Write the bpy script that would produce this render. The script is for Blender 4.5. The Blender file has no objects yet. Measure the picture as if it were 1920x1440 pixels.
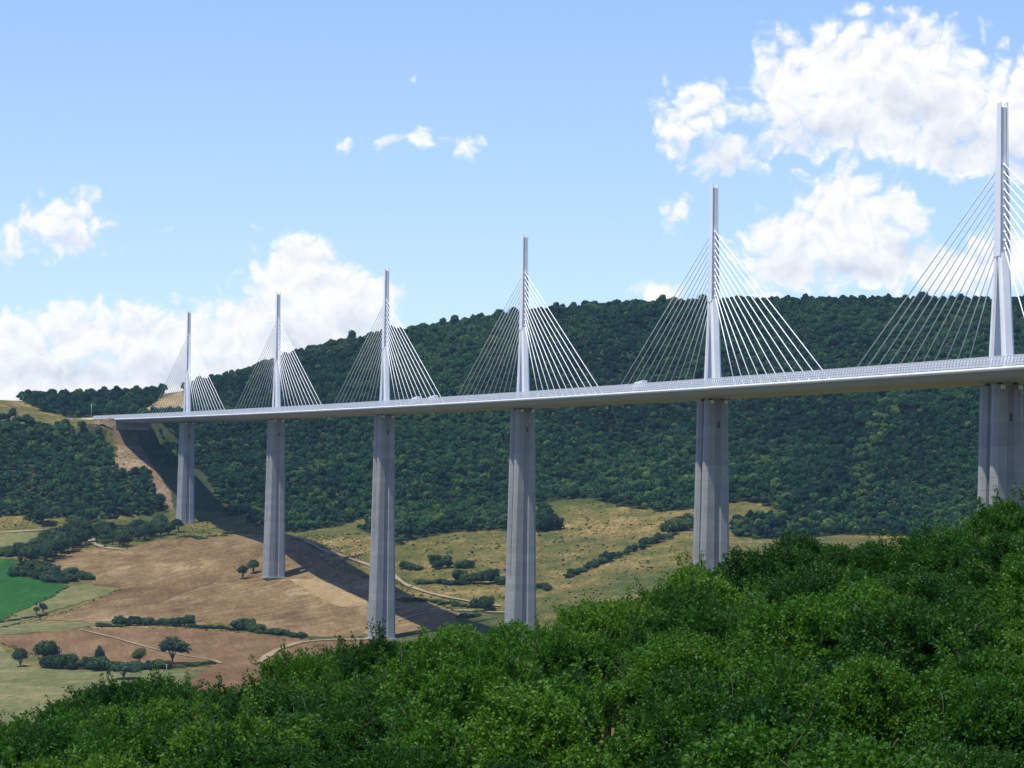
import bpy, math, random
import numpy as np
from mathutils import Vector, Matrix
from mathutils.geometry import delaunay_2d_cdt

sc = bpy.context.scene
COL = sc.collection
rs = np.random.RandomState(7)

# ------------------------------------------------------------------ camera
F_PX, PITCH, ROLL = 6270.738, 0.053327, 0.012379
cp_, sp_ = math.cos(PITCH), math.sin(PITCH)
FWD = np.array([0, cp_, sp_]); UP0 = np.array([0, -sp_, cp_]); RT0 = np.array([1.0, 0, 0])
RT = math.cos(ROLL) * RT0 + math.sin(ROLL) * UP0
UP = -math.sin(ROLL) * RT0 + math.cos(ROLL) * UP0
cd = bpy.data.cameras.new('camera')
cam = bpy.data.objects.new('camera', cd); COL.objects.link(cam)
cd.sensor_width = 36; cd.sensor_fit = 'HORIZONTAL'; cd.lens = F_PX / 1920 * 36
cd.clip_start = 1; cd.clip_end = 60000
cam.matrix_world = Matrix(((RT[0], UP[0], -FWD[0], 0), (RT[1], UP[1], -FWD[1], 0), (RT[2], UP[2], -FWD[2], 0), (0, 0, 0, 1)))
sc.camera = cam

# ------------------------------------------------------------------ light
TO_SUN = Vector((-0.325, -0.19, 1.0)).normalized()
SUN_EL = math.asin(TO_SUN.z); SUN_AZ = math.atan2(TO_SUN.x, TO_SUN.y)
sl = bpy.data.lights.new('sun', 'SUN'); sun = bpy.data.objects.new('sun', sl); COL.objects.link(sun)
sl.energy = 5.0; sl.angle = math.radians(0.53); sl.color = (1.0, 0.955, 0.88)
sun.rotation_euler = TO_SUN.to_track_quat('Z', 'Y').to_euler()
sun.location = (0, 0, 500)
sc.view_settings.view_transform = 'Standard'; sc.view_settings.look = 'None'
sc.view_settings.gamma = 1.0; sc.view_settings.use_curve_mapping = False
sc.view_settings.exposure = 0.22
SKY_STRENGTH = 0.125
sc.render.engine = 'CYCLES'
sc.cycles.max_bounces = 4; sc.cycles.diffuse_bounces = 1; sc.cycles.glossy_bounces = 2
sc.cycles.transmission_bounces = 2; sc.cycles.transparent_max_bounces = 12; sc.cycles.volume_bounces = 0
sc.cycles.use_denoising = True
sc.cycles.use_adaptive_sampling = True; sc.cycles.adaptive_threshold = 0.025


# ------------------------------------------------------------------ node helper
class NB:
    def __init__(s, nt): s.nt = nt
    def n(s, t, **kw):
        o = s.nt.nodes.new(t)
        for k, v in kw.items(): setattr(o, k, v)
        return o
    def put(s, sock, v):
        if isinstance(v, bpy.types.NodeSocket): s.nt.links.new(v, sock)
        elif v is not None: sock.default_value = v
    def m(s, op, a, b=None, c=None, clamp=False):
        o = s.n('ShaderNodeMath', operation=op, use_clamp=clamp)
        s.put(o.inputs[0], a); s.put(o.inputs[1], b); s.put(o.inputs[2], c)
        return o.outputs[0]
    def v(s, op, a, b=None, c=None):
        o = s.n('ShaderNodeVectorMath', operation=op)
        s.put(o.inputs[0], a); s.put(o.inputs[1], b); s.put(o.inputs[2], c)
        return o.outputs['Value'] if op in ('DOT_PRODUCT', 'LENGTH') else o.outputs[0]
    def noise(s, vec, scale, detail=4, rough=0.55, out=0, lac=2.0, dist=0.0, dim='3D'):
        o = s.n('ShaderNodeTexNoise', noise_dimensions=dim)
        s.put(o.inputs['Vector'], vec); o.inputs['Scale'].default_value = scale
        o.inputs['Detail'].default_value = detail; o.inputs['Roughness'].default_value = rough
        o.inputs['Lacunarity'].default_value = lac; o.inputs['Distortion'].default_value = dist
        return o.outputs[out]
    def rng(s, v, a, b, c=0.0, d=1.0, kind='SMOOTHSTEP'):
        o = s.n('ShaderNodeMapRange', interpolation_type=kind)
        s.put(o.inputs[0], v)
        for i, q in enumerate((a, b, c, d)): s.put(o.inputs[1 + i], q)
        return o.outputs[0]
    def mix(s, fac, a, b, blend='MIX'):
        o = s.n('ShaderNodeMix', data_type='RGBA', blend_type=blend)
        s.put(o.inputs[0], fac)
        for i, q in ((6, a), (7, b)):
            if isinstance(q, (tuple, list)) and len(q) == 3: q = (*q, 1)
            s.put(o.inputs[i], q)
        return o.outputs[2]
    def ramp(s, v, stops):
        o = s.n('ShaderNodeValToRGB'); e = o.color_ramp.elements
        while len(e) < len(stops): e.new(0.5)
        for el, (p, c) in zip(e, stops): el.position = p; el.color = (*c, 1)
        s.put(o.inputs[0], v)
        return o.outputs[0]


def pix_dir(px, py):
    d = FWD + (px - 960) / F_PX * RT - (py - 720) / F_PX * UP
    return d / np.linalg.norm(d)


# ------------------------------------------------------------------ sky and clouds (fixed directions in the world)
# centre x, y, radius x, y (hundredths of a degree grid of the sky seen to the south), weight
CLOUDS = [
    (20, 640, 95, 55, 1), (60, 680, 130, 60, 1), (150, 620, 75, 58, 1), (250, 640, 100, 62, 1), (370, 635, 110, 58, 1),
    (470, 600, 70, 50, 1), (565, 520, 72, 66, 1.2), (630, 545, 65, 50, 1.1), (705, 565, 50, 42, 1), (600, 615, 130, 70, 1),
    (100, 725, 220, 60, 1), (350, 720, 250, 80, 1), (520, 660, 150, 60, 1), (-150, 650, 160, 70, 1),
    (115, 425, 110, 58, .72), (25, 455, 65, 40, .55), (170, 400, 70, 32, .2),
    (640, 270, 55, 32, .25), (765, 268, 75, 40, .4), (868, 272, 70, 55, .32), (770, 150, 40, 26, .0), (315, 428, 45, 28, -.2),
    (1310, 205, 105, 80, .6), (1275, 250, 70, 75, .45), (1370, 295, 120, 60, .5), (1480, 170, 70, 95, 1), (1560, 100, 80, 60, 1),
    (1600, 28, 26, 26, .7), (1700, 115, 120, 72, 1), (1630, 160, 130, 80, 1.05), (1600, 220, 170, 75, .95), (1780, 195, 130, 110, 1), (1890, 230, 110, 110, 1),
    (1840, 290, 95, 45, .9), (1720, 280, 80, 40, .9), (1990, 220, 130, 110, 1), (1885, 80, 45, 28, -.1),
    (1580, 365, 62, 50, 1), (1500, 440, 95, 45, .9), (1600, 425, 120, 75, 1.05), (1480, 490, 110, 48, .9), (1640, 495, 150, 50, 1),
    (1690, 395, 50, 45, .9), (1790, 510, 120, 42, .9), (1905, 480, 80, 60, .9), (1505, 322, 30, 20, .1), (1528, 290, 22, 32, .0),
    (1275, 405, 65, 52, .25), (1235, 543, 42, 30, .85), (1440, 552, 40, 16, .8), (2050, 480, 130, 80, 1),
]
world = bpy.data.worlds.new('World'); sc.world = world; world.use_nodes = True
world.cycles.sampling_method = 'MANUAL'; world.cycles.sample_map_resolution = 256
wt = world.node_tree; wt.nodes.clear(); W = NB(wt)

GREY = [(130, 708, 240, 42), (330, 690, 150, 36), (560, 640, 100, 40), (665, 600, 55, 34), (120, 455, 70, 22), (1350, 300, 100, 34), (1550, 250, 140, 45),
        (1700, 200, 110, 55), (1810, 270, 130, 55), (1590, 505, 150, 34), (1700, 465, 80, 40), (1480, 505, 80, 26), (1920, 300, 90, 50)]
tc = W.n('ShaderNodeTexCoord'); dirv = tc.outputs['Generated']
sx = W.n('ShaderNodeSeparateXYZ'); W.put(sx.inputs[0], dirv)
az = W.m('MULTIPLY', W.m('ARCTAN2', sx.outputs[0], sx.outputs[1]), 180 / math.pi)
el = W.m('MULTIPLY', W.m('ARCSINE', sx.outputs[2]), 180 / math.pi)
cx = W.n('ShaderNodeCombineXYZ'); W.put(cx.inputs[0], az); W.put(cx.inputs[1], el)
P0 = cx.outputs[0]
wv = W.v('SUBTRACT', W.noise(P0, 1.1, 3, .55, out=1, dim='2D'), (.5, .5, .5))
Pw = W.v('MULTIPLY_ADD', wv, (.75, .6, 0), P0)
def blobs(lst, k):
    field = None
    for (x, y, rx, ry, *wg) in lst:
        d = pix_dir(x, y)
        a = math.degrees(math.atan2(d[0], d[1])); e = math.degrees(math.asin(d[2]))
        q = W.v('MULTIPLY_ADD', Pw, (109.4 / rx, 109.4 / ry, 0), (-a * 109.4 / rx, -e * 109.4 / ry, 0))
        f = W.m('SUBTRACT', wg[0] if wg else 1.0, W.v('LENGTH', q))
        field = f if field is None else W.m('SMOOTH_MAX', field, f, k)
    return field
field = W.m('MAXIMUM', blobs(CLOUDS, .22), -1.6)
# the rest of the sky carries the same broken cumulus
win = W.m('MULTIPLY', W.rng(W.m('ABSOLUTE', az), 10.5, 13.5, 1, 0), W.rng(el, 10.5, 13.5, 1, 0))
gen = W.m('MULTIPLY_ADD', W.noise(dirv, 4.5, 3, .55), 7.0, -4.65)
field = W.m('MAXIMUM', field, W.m('MULTIPLY_ADD', win, -6.0, gen))
def detail(off):
    p = W.v('ADD', P0, off); pw = W.v('ADD', Pw, off)
    n1 = W.m('MULTIPLY_ADD', W.noise(p, 1.7, 7, .47, dim='2D'), 2.0, -1.0)
    vo = W.n('ShaderNodeTexVoronoi', feature='F1', voronoi_dimensions='2D'); vo.inputs['Scale'].default_value = 2.6
    vo.inputs['Detail'].default_value = 2.0; vo.inputs['Roughness'].default_value = .5
    W.put(vo.inputs['Vector'], pw)
    return W.m('MULTIPLY_ADD', W.m('MULTIPLY_ADD', vo.outputs['Distance'], -1.0, .42), .95, W.m('MULTIPLY', n1, .46))
n0, n1 = detail((0, 0, 0)), detail((-.09, .22, 0))
D0 = W.m('ADD', W.m('MULTIPLY_ADD', field, 1.35, .62), n0)
alpha = W.rng(D0, -.12, .85)
lit = W.m('MULTIPLY_ADD', W.m('SUBTRACT', n0, n1), .42, .9)
grey = W.rng(W.m('MULTIPLY_ADD', n0, .5, blobs(GREY, .3)), -.25, .75)
lit = W.m('SUBTRACT', lit, W.m('MULTIPLY', grey, .55), clamp=True)
ccol = W.mix(lit, (.60, .67, .77), (1.0, 1.0, 1.0))
sky = W.n('ShaderNodeTexSky', sky_type='NISHITA', sun_disc=False, sun_elevation=SUN_EL, sun_rotation=SUN_AZ,
          altitude=500, air_density=1.0, dust_density=.15, ozone_density=3.0)
skyc = W.mix(1.0, sky.outputs[0], (1.03, 1.04, 1.33), 'MULTIPLY')
b1 = W.n('ShaderNodeBackground'); W.put(b1.inputs[0], skyc); b1.inputs[1].default_value = SKY_STRENGTH
b2 = W.n('ShaderNodeBackground'); W.put(b2.inputs[0], ccol); b2.inputs[1].default_value = 0.9
mx = W.n('ShaderNodeMixShader'); W.put(mx.inputs[0], W.m('MULTIPLY', alpha, .97)); W.put(mx.inputs[1], b1.outputs[0]); W.put(mx.inputs[2], b2.outputs[0])
wo = W.n('ShaderNodeOutputWorld'); W.put(wo.inputs[0], mx.outputs[0])


# ------------------------------------------------------------------ mesh / object helpers
def mesh_np(name, verts, faces, mats=(), smooth=False, midx=None):
    verts = np.asarray(verts, np.float32).reshape(-1, 3); faces = np.asarray(faces, np.int32)
    k = faces.shape[1]; me = bpy.data.meshes.new(name)
    me.vertices.add(len(verts)); me.vertices.foreach_set('co', verts.ravel())
    me.loops.add(faces.size); me.loops.foreach_set('vertex_index', faces.ravel())
    me.polygons.add(len(faces)); me.polygons.foreach_set('loop_start', np.arange(0, faces.size, k, dtype=np.int32))
    if smooth: me.polygons.foreach_set('use_smooth', np.ones(len(faces), bool))
    for m in mats: me.materials.append(m)
    if midx is not None: me.polygons.foreach_set('material_index', np.asarray(midx, np.int32))
    me.update(calc_edges=True); me.validate()
    return me

def obj(name, me, parent=None, **props):
    o = bpy.data.objects.new(name, me); COL.objects.link(o)
    if parent is not None: o.parent = parent
    for k, v in props.items(): o[k] = v
    return o

def empty(name, loc, **props):
    o = bpy.data.objects.new(name, None); COL.objects.link(o); o.location = loc
    o.empty_display_size = 1
    for k, v in props.items(): o[k] = v
    return o

class MB:
    """collects quads/polys into one mesh"""
    def __init__(s): s.v = []; s.f = []
    def add(s, vs, fs):
        b = len(s.v); s.v += [tuple(p) for p in vs]; s.f += [tuple(b + i for i in f) for f in fs]
    def box(s, c, d, rz=0.0):
        ca, sa = math.cos(rz), math.sin(rz)
        vs = []
        for i in range(8):
            x = (d[0] / 2) * (1 if i & 1 else -1); y = (d[1] / 2) * (1 if i & 2 else -1); z = (d[2] / 2) * (1 if i & 4 else -1)
            vs.append((c[0] + x * ca - y * sa, c[1] + x * sa + y * ca, c[2] + z))
        s.add(vs, [(0, 2, 3, 1), (4, 5, 7, 6), (0, 1, 5, 4), (2, 6, 7, 3), (0, 4, 6, 2), (1, 3, 7, 5)])
    def loft(s, rings, cap=True):
        n = len(rings[0]); b = len(s.v)
        for r in rings: s.v += [tuple(p) for p in r]
        for i in range(len(rings) - 1):
            for j in range(n):
                s.f.append((b + i * n + j, b + i * n + (j + 1) % n, b + (i + 1) * n + (j + 1) % n, b + (i + 1) * n + j))
        if cap:
            s.f.append(tuple(b + j for j in range(n))[::-1]); s.f.append(tuple(b + (len(rings) - 1) * n + j for j in range(n)))
    def tube(s, pts, rad, n=6, cap=True):
        rings = []
        pts = [Vector(p) for p in pts]
        for i, p in enumerate(pts):
            t = (pts[min(i + 1, len(pts) - 1)] - pts[max(i - 1, 0)]).normalized()
            a = t.cross(Vector((0, 0, 1))) if abs(t.z) < .95 else t.cross(Vector((1, 0, 0)))
            a.normalize(); b = t.cross(a)
            r = rad[i] if hasattr(rad, '__len__') else rad
            rings.append([p + a * (r * math.cos(2 * math.pi * k / n)) + b * (r * math.sin(2 * math.pi * k / n)) for k in range(n)])
        s.loft(rings, cap)
    def mesh(s, name, mat, smooth=False):
        me = bpy.data.meshes.new(name); me.from_pydata(s.v, [], s.f)
        for m in (mat if isinstance(mat, (list, tuple)) else [mat]): me.materials.append(m)
        if smooth: me.polygons.foreach_set('use_smooth', np.ones(len(me.polygons), bool))
        me.update(); return me


# ------------------------------------------------------------------ materials
def new_mat(name):
    m = bpy.data.materials.new(name); m.use_nodes = True
    m.node_tree.nodes.clear(); N = NB(m.node_tree); out = N.n('ShaderNodeOutputMaterial')
    return m, N, out

def principled(N, col, rough=.7, spec=.3, metal=0.0, normal=None):
    b = N.n('ShaderNodeBsdfPrincipled')
    if isinstance(col, (tuple, list)) and len(col) == 3: col = (*col, 1)
    N.put(b.inputs['Base Color'], col); N.put(b.inputs['Roughness'], rough)
    b.inputs['Specular IOR Level'].default_value = spec; b.inputs['Metallic'].default_value = metal
    if normal is not None: N.put(b.inputs['Normal'], normal)
    return b

def bump(N, h, strength=.5, dist=.1):
    b = N.n('ShaderNodeBump'); b.inputs['Strength'].default_value = strength; b.inputs['Distance'].default_value = dist
    N.put(b.inputs['Height'], h); return b.outputs[0]

def simple(name, col, rough=.6, spec=.4, metal=0.0, var=.12, scale=.3):
    m, N, out = new_mat(name)
    tc = N.n('ShaderNodeTexCoord')
    n = N.noise(tc.outputs['Object'], scale, 5, .6)
    c = N.mix(N.rng(n, .3, .7), tuple(x * (1 - var) for x in col), tuple(min(1, x * (1 + var)) for x in col))
    N.put(out.inputs[0], principled(N, c, rough, spec, metal).outputs[0])
    return m

def foliage(name, cols, rough=.5, spec=.25, trans=.3, patch=None, tint=1.0):
    """cols: dark -> light greens; a random tone for each tree, finer tones inside the crown, and large patches of kinds"""
    m, N, out = new_mat(name)
    oi = N.n('ShaderNodeObjectInfo'); ge = N.n('ShaderNodeNewGeometry')
    r = oi.outputs['Random']
    fac = N.m('MULTIPLY_ADD', N.noise(ge.outputs['Position'], .9 if patch is None else .45, 3, .6), .5 if patch is None else .8, N.m('MULTIPLY_ADD', r, .74 if patch is None else .55, -.12 if patch is None else -.19))
    if patch:
        fac = N.m('MULTIPLY_ADD', N.m('SUBTRACT', N.noise(ge.outputs['Position'], patch, 3, .5), .5), 1.5, fac)
    k = len(cols)
    c = N.ramp(fac, [(i / (k - 1), tuple(x * tint for x in q)) for i, q in enumerate(cols)])
    b = principled(N, c, rough, spec)
    t = N.n('ShaderNodeBsdfTranslucent')
    N.put(t.inputs[0], N.mix(1.0, c, (1.15, 1.25, .55), 'MULTIPLY'))
    mxs = N.n('ShaderNodeMixShader'); mxs.inputs[0].default_value = trans
    N.put(mxs.inputs[1], b.outputs[0]); N.put(mxs.inputs[2], t.outputs[0])
    N.put(out.inputs[0], mxs.outputs[0])
    return m

M = {}
M['steel'] = simple('painted_white_steel', (.75, .76, .75), .42, .4, 0, .05, .05)
M['soffit'] = simple('shade_darkened_soffit_steel', (.235, .25, .225), .55, .3, 0, .06, .05)  # light deck steel darkened to olive grey: underside shade put into the colour
M['pylon'] = simple('painted_pylon_steel', (.76, .78, .76), .45, .4, 0, .06, .08)
M['cable'] = simple('white_cable_sheath', (.86, .87, .87), .45, .4, 0, .04, .1)
M['asphalt'] = simple('asphalt', (.055, .055, .058), .9, .2, 0, .25, .4)
M['white'] = simple('white_paint', (.75, .75, .74), .4, .5, 0, .05, .5)
M['darkmetal'] = simple('dark_metal', (.05, .052, .055), .6, .4, 0, .1, 1)
M['grey'] = simple('galvanised_steel', (.42, .44, .45), .45, .5, .3, .1, 1)
M['postgrey'] = simple('grey_post_paint', (.42, .45, .48), .5, .4)
M['tyre'] = simple('tyre_rubber', (.02, .02, .02), .85, .2)
M['glass'] = simple('dark_vehicle_glass', (.02, .025, .03), .1, .6)
M['bark'] = simple('bark', (.10, .082, .062), .9, .1, 0, .35, 3)
M['stone'] = simple('pale_stone', (.42, .38, .32), .9, .1, 0, .2, 2)

def concrete():
    m, N, out = new_mat('pier_concrete')
    tc = N.n('ShaderNodeTexCoord'); s = N.n('ShaderNodeSeparateXYZ'); N.put(s.inputs[0], tc.outputs['Object'])
    oi = N.n('ShaderNodeObjectInfo')
    lift = N.m('FLOOR', N.m('DIVIDE', s.outputs[2], 4.0))
    wn = N.n('ShaderNodeTexWhiteNoise', noise_dimensions='2D'); cb = N.n('ShaderNodeCombineXYZ')
    N.put(cb.inputs[0], lift); N.put(cb.inputs[1], oi.outputs['Random']); N.put(wn.inputs[0], cb.outputs[0])
    blot = N.noise(tc.outputs['Object'], .22, 6, .65)
    stv = N.v('MULTIPLY', tc.outputs['Object'], (1.1, 1.1, .035))
    streak = N.noise(stv, .9, 5, .6)
    v = N.m('MULTIPLY_ADD', wn.outputs[0], .15, N.m('MULTIPLY_ADD', blot, .35, N.m('MULTIPLY', streak, .35)))
    col = N.ramp(v, [(.2, (.19, .20, .19)), (.42, (.25, .262, .25)), (.66, (.33, .34, .315))])
    N.put(out.inputs[0], principled(N, col, .85, .2, 0, bump(N, blot, .25, .1)).outputs[0])
    return m
M['concrete'] = concrete()

def screen_mat():
    m, N, out = new_mat('acrylic_wind_screen')
    b = principled(N, (.90, .92, .93), .4, .4)
    t = N.n('ShaderNodeBsdfTransparent'); t.inputs[0].default_value = (.92, .95, .97, 1)
    tl = N.n('ShaderNodeBsdfTranslucent'); tl.inputs[0].default_value = (.85, .88, .9, 1)
    a = N.n('ShaderNodeMixShader'); a.inputs[0].default_value = .4
    N.put(a.inputs[1], b.outputs[0]); N.put(a.inputs[2], tl.outputs[0])
    x = N.n('ShaderNodeMixShader'); x.inputs[0].default_value = .15
    N.put(x.inputs[1], a.outputs[0]); N.put(x.inputs[2], t.outputs[0]); N.put(out.inputs[0], x.outputs[0])
    return m
M['screen'] = screen_mat()

def ground_mat(name, stops, scale=.012, fine=.25, stretch=(1, 1, 1), rot=0.0, streak=0.0, mott=.55, bmp=.4):
    m, N, out = new_mat(name)
    ge = N.n('ShaderNodeNewGeometry'); p = ge.outputs['Position']
    mp = N.n('ShaderNodeMapping'); N.put(mp.inputs[0], p); mp.inputs['Rotation'].default_value = (0, 0, rot); mp.inputs['Scale'].default_value = stretch
    big = N.noise(p, scale, 4, .55)
    mid = N.noise(mp.outputs[0], scale * 9, 5, .65)
    fs = N.v('MULTIPLY', mp.outputs[0], (1.0 / stretch[0], .3 / stretch[1], 1))
    fin = N.noise(fs, fine, 5, .75)
    v = N.m('ADD', N.m('MULTIPLY', big, 1 - mott), N.m('MULTIPLY', mid, mott))
    v = N.m('MULTIPLY_ADD', N.m('SUBTRACT', fin, .5), .6, v)
    if streak:
        st = N.v('MULTIPLY', mp.outputs[0], (1, .02, 1))
        sv = N.noise(st, .35, 3, .6)
        v = N.m('MULTIPLY_ADD', N.m('SUBTRACT', sv, .5), streak, v)
    col = N.ramp(v, stops)
    N.put(out.inputs[0], principled(N, col, .95, .05, 0, bump(N, fin, bmp, .6)).outputs[0])
    return m
GREEN = (.052, .072, .024); OLIVE = (.105, .105, .036); STRAW = (.34, .255, .115)
M['meadow'] = ground_mat('dry_meadow', [(.38, (.042, .060, .016)), (.47, (.076, .078, .022)), (.55, (.125, .102, .032)), (.68, (.27, .195, .078))], .0055, .4, (1, .7, 1), .2, 0, .5)
M['plough'] = ground_mat('ploughed_earth', [(.33, (.075, .047, .021)), (.46, (.130, .086, .038)), (.56, (.175, .122, .056)), (.69, (.29, .21, .105))], .007, .5, (1, .35, 1), 1.15, .42, .45)
M['plough2'] = ground_mat('reddish_ploughed_earth', [(.3, (.080, .046, .021)), (.5, (.125, .076, .035)), (.7, (.20, .132, .063))], .006, .6, (1, .35, 1), -.5, .3, .5)
M['crop'] = ground_mat('young_green_crop', [(.3, (.010, .054, .010)), (.5, (.017, .074, .013)), (.7, (.04, .105, .02))], .01, .4, (1, .4, 1), .6, .5)
M['pale'] = ground_mat('pale_green_stubble', [(.3, (.075, .088, .03)), (.5, (.12, .122, .045)), (.7, (.19, .165, .075))], .01, .3, (1, .5, 1), .9, .2)
M['greygreen'] = ground_mat('grey_green_pasture', [(.38, (.075, .088, .030)), (.5, (.115, .118, .045)), (.62, (.185, .165, .072))], .009, .3, (.6, 1.4, 1), .1)
M['straw'] = ground_mat('straw_stubble', [(.3, (.18, .12, .055)), (.5, (.25, .18, .085)), (.7, (.33, .25, .125))], .012, .5, (1, .4, 1), .8, .25)
M['bare'] = ground_mat('bare_earth_slope', [(.3, (.07, .06, .025)), (.45, (.14, .10, .055)), (.55, (.20, .145, .085)), (.66, (.30, .23, .14))], .03, .5)
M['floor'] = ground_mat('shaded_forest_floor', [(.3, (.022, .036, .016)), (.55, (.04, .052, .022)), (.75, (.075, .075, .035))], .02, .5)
M['track'] = ground_mat('pale_dirt_track', [(.3, (.17, .135, .075)), (.6, (.27, .22, .14))], .05, .6)

FAR_G = [(.006, .024, .018), (.012, .044, .028), (.022, .068, .034), (.038, .096, .038), (.07, .135, .046)]
M['far_leaf'] = foliage('hill_forest_foliage', FAR_G, .7, .08, .18, patch=.006)
M['mid_leaf'] = foliage('hedge_foliage', [(.016, .036, .022), (.030, .062, .030), (.050, .090, .034), (.085, .13, .04)], .65, .1, .2)
M['lime_leaf'] = foliage('yellow_green_foliage', [(.08, .11, .03), (.12, .15, .035), (.16, .18, .04)], .6, .1, .3)
M['blue_leaf'] = foliage('grey_green_foliage', [(.03, .065, .042), (.045, .085, .05), (.06, .10, .05)], .6, .1, .25)
M['near_leaf'] = foliage('oak_leaves', [(.010, .040, .006), (.024, .082, .008), (.050, .138, .011), (.105, .205, .020)], .52, .16, .36)


# ------------------------------------------------------------------ the viaduct's line
X7, Y7, HD, ZD7, RAD, SLOPE = -265.899, 2738.617, 0.293731, 115.970, 20000.0, 0.03025
def line(s, lat=0.0, dz=0.0):
    th = HD - s / RAD
    x = X7 + RAD * (math.cos(th) - math.cos(HD)); y = Y7 - RAD * (math.sin(HD) - math.sin(th))
    return np.array([x + lat * math.cos(th), y + lat * math.sin(th), ZD7 - SLOPE * s + dz]), th
CX, CY = X7 - RAD * math.cos(HD), Y7 - RAD * math.sin(HD)
def to_sl(x, y):
    r = np.hypot(x - CX, y - CY); th = np.arctan2(y - CY, x - CX)
    return (HD - th) * RAD, r - RAD
S_END = -240.0        # southern abutment
PIERS = [342.0 * i for i in range(6)]

# ------------------------------------------------------------------ terrain
def world_at(px, py, D):
    d = pix_dir(px, py); return d * (D / d[1])
CTRL = [(348, 968, 2739), (513, 1084, 2410), (715, 1198, 2081),
        (-250, 985, 2760), (0, 982, 2755), (120, 985, 2745), (230, 972, 2735),
        (0, 880, 2860), (130, 880, 2870), (230, 880, 2870), (-250, 880, 2860),
        (0, 776, 3010), (110, 790, 3010), (-250, 776, 3000), (0, 745, 3270), (-300, 745, 3270), (150, 793, 3215), (130, 783, 3290),
        (200, 752, 3450), (330, 752, 3420), (300, 790, 3090),
        (420, 718, 3500), (560, 672, 3450), (760, 636, 3400), (1000, 601, 3350), (1250, 592, 3300), (1600, 588, 3250), (1920, 592, 3200), (2300, 600, 3150),
        (450, 800, 3090), (400, 900, 2795), (450, 955, 2739), (480, 985, 2690), (520, 900, 2900), (600, 800, 3040), (700, 860, 2880), (700, 965, 2690), (850, 860, 2860), (1000, 780, 2990), (1250, 780, 2960),
        (1250, 900, 2740), (1500, 780, 2890), (1500, 920, 2580), (1700, 780, 2800), (1700, 1000, 2400), (1920, 780, 2700), (1920, 1010, 2220), (2300, 800, 2600), (2300, 1030, 2100),
        (1100, 940, 2650), (950, 1000, 2500), (1200, 1050, 2330), (1400, 1025, 2330), (1100, 1135, 2130), (860, 1180, 2085), (760, 1090, 2330), (620, 1020, 2490), (850, 1062, 2370),
        (100, 1090, 2420), (0, 1160, 2250), (-250, 1160, 2250), (300, 1190, 2130), (0, 1310, 1850), (300, 1262, 1930), (-250, 1310, 1850), (220, 1040, 2560), (0, 1040, 2560), (500, 1240, 1985), (330, 1010, 2620)]
cpts = [world_at(*c) for c in CTRL]
cpts += [np.array(p, float) for p in [
    (6, 1749, -63), (85, 1417, -150), (159, 1083, -185), (-300, 1450, -140), (-700, 1500, -120), (0, 1250, -172), (300, 1300, -160), (500, 1600, -90),
    (700, 2100, 20), (0, 950, -185), (-400, 900, -170), (0, 650, -130), (-300, 600, -120), (230, 748, -45), (0, 420, -75), (-250, 350, -80), (180, 420, -40), (275, 545, 40), (600, 700, 20),
    (-1500, 4500, 150), (0, 4500, 190), (1500, 4500, 230), (-1500, 3000, 120), (1500, 3000, 190), (-1500, 1500, -90), (1500, 1500, 60), (-1500, 200, -60), (1500, 200, 60),
    (-500, 3900, 150), (-200, 3900, 175), (300, 3900, 225), (800, 3900, 240), (-900, 3400, 150), (-900, 2400, -10), (900, 3300, 250), (0, 0, -60), (0, -600, 0)]]
cpts = np.array(cpts)
def _U(r2): return np.where(r2 > 0, r2 * np.log(np.maximum(r2, 1e-12)) * .5, 0)
cs = cpts[:, :2] / 1000; nC = len(cs)
K = _U(((cs[:, None] - cs[None]) ** 2).sum(-1)) + np.eye(nC) * 2e-4
Pm = np.c_[np.ones(nC), cs]
A = np.block([[K, Pm], [Pm.T, np.zeros((3, 3))]])
SOL = np.linalg.solve(A, np.r_[cpts[:, 2], 0, 0, 0])
def tps(x, y):
    q = np.stack([x, y], -1).reshape(-1, 2) / 1000; out = np.empty(len(q))
    for i in range(0, len(q), 20000):
        b = q[i:i + 20000]
        out[i:i + 20000] = _U(((b[:, None] - cs[None]) ** 2).sum(-1)) @ SOL[:nC] + SOL[nC] + b @ SOL[nC + 1:]
    return out.reshape(np.shape(x))
def sst(a, b, v):
    t = np.clip((v - a) / (b - a), 0, 1); return t * t * (3 - 2 * t)

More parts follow.
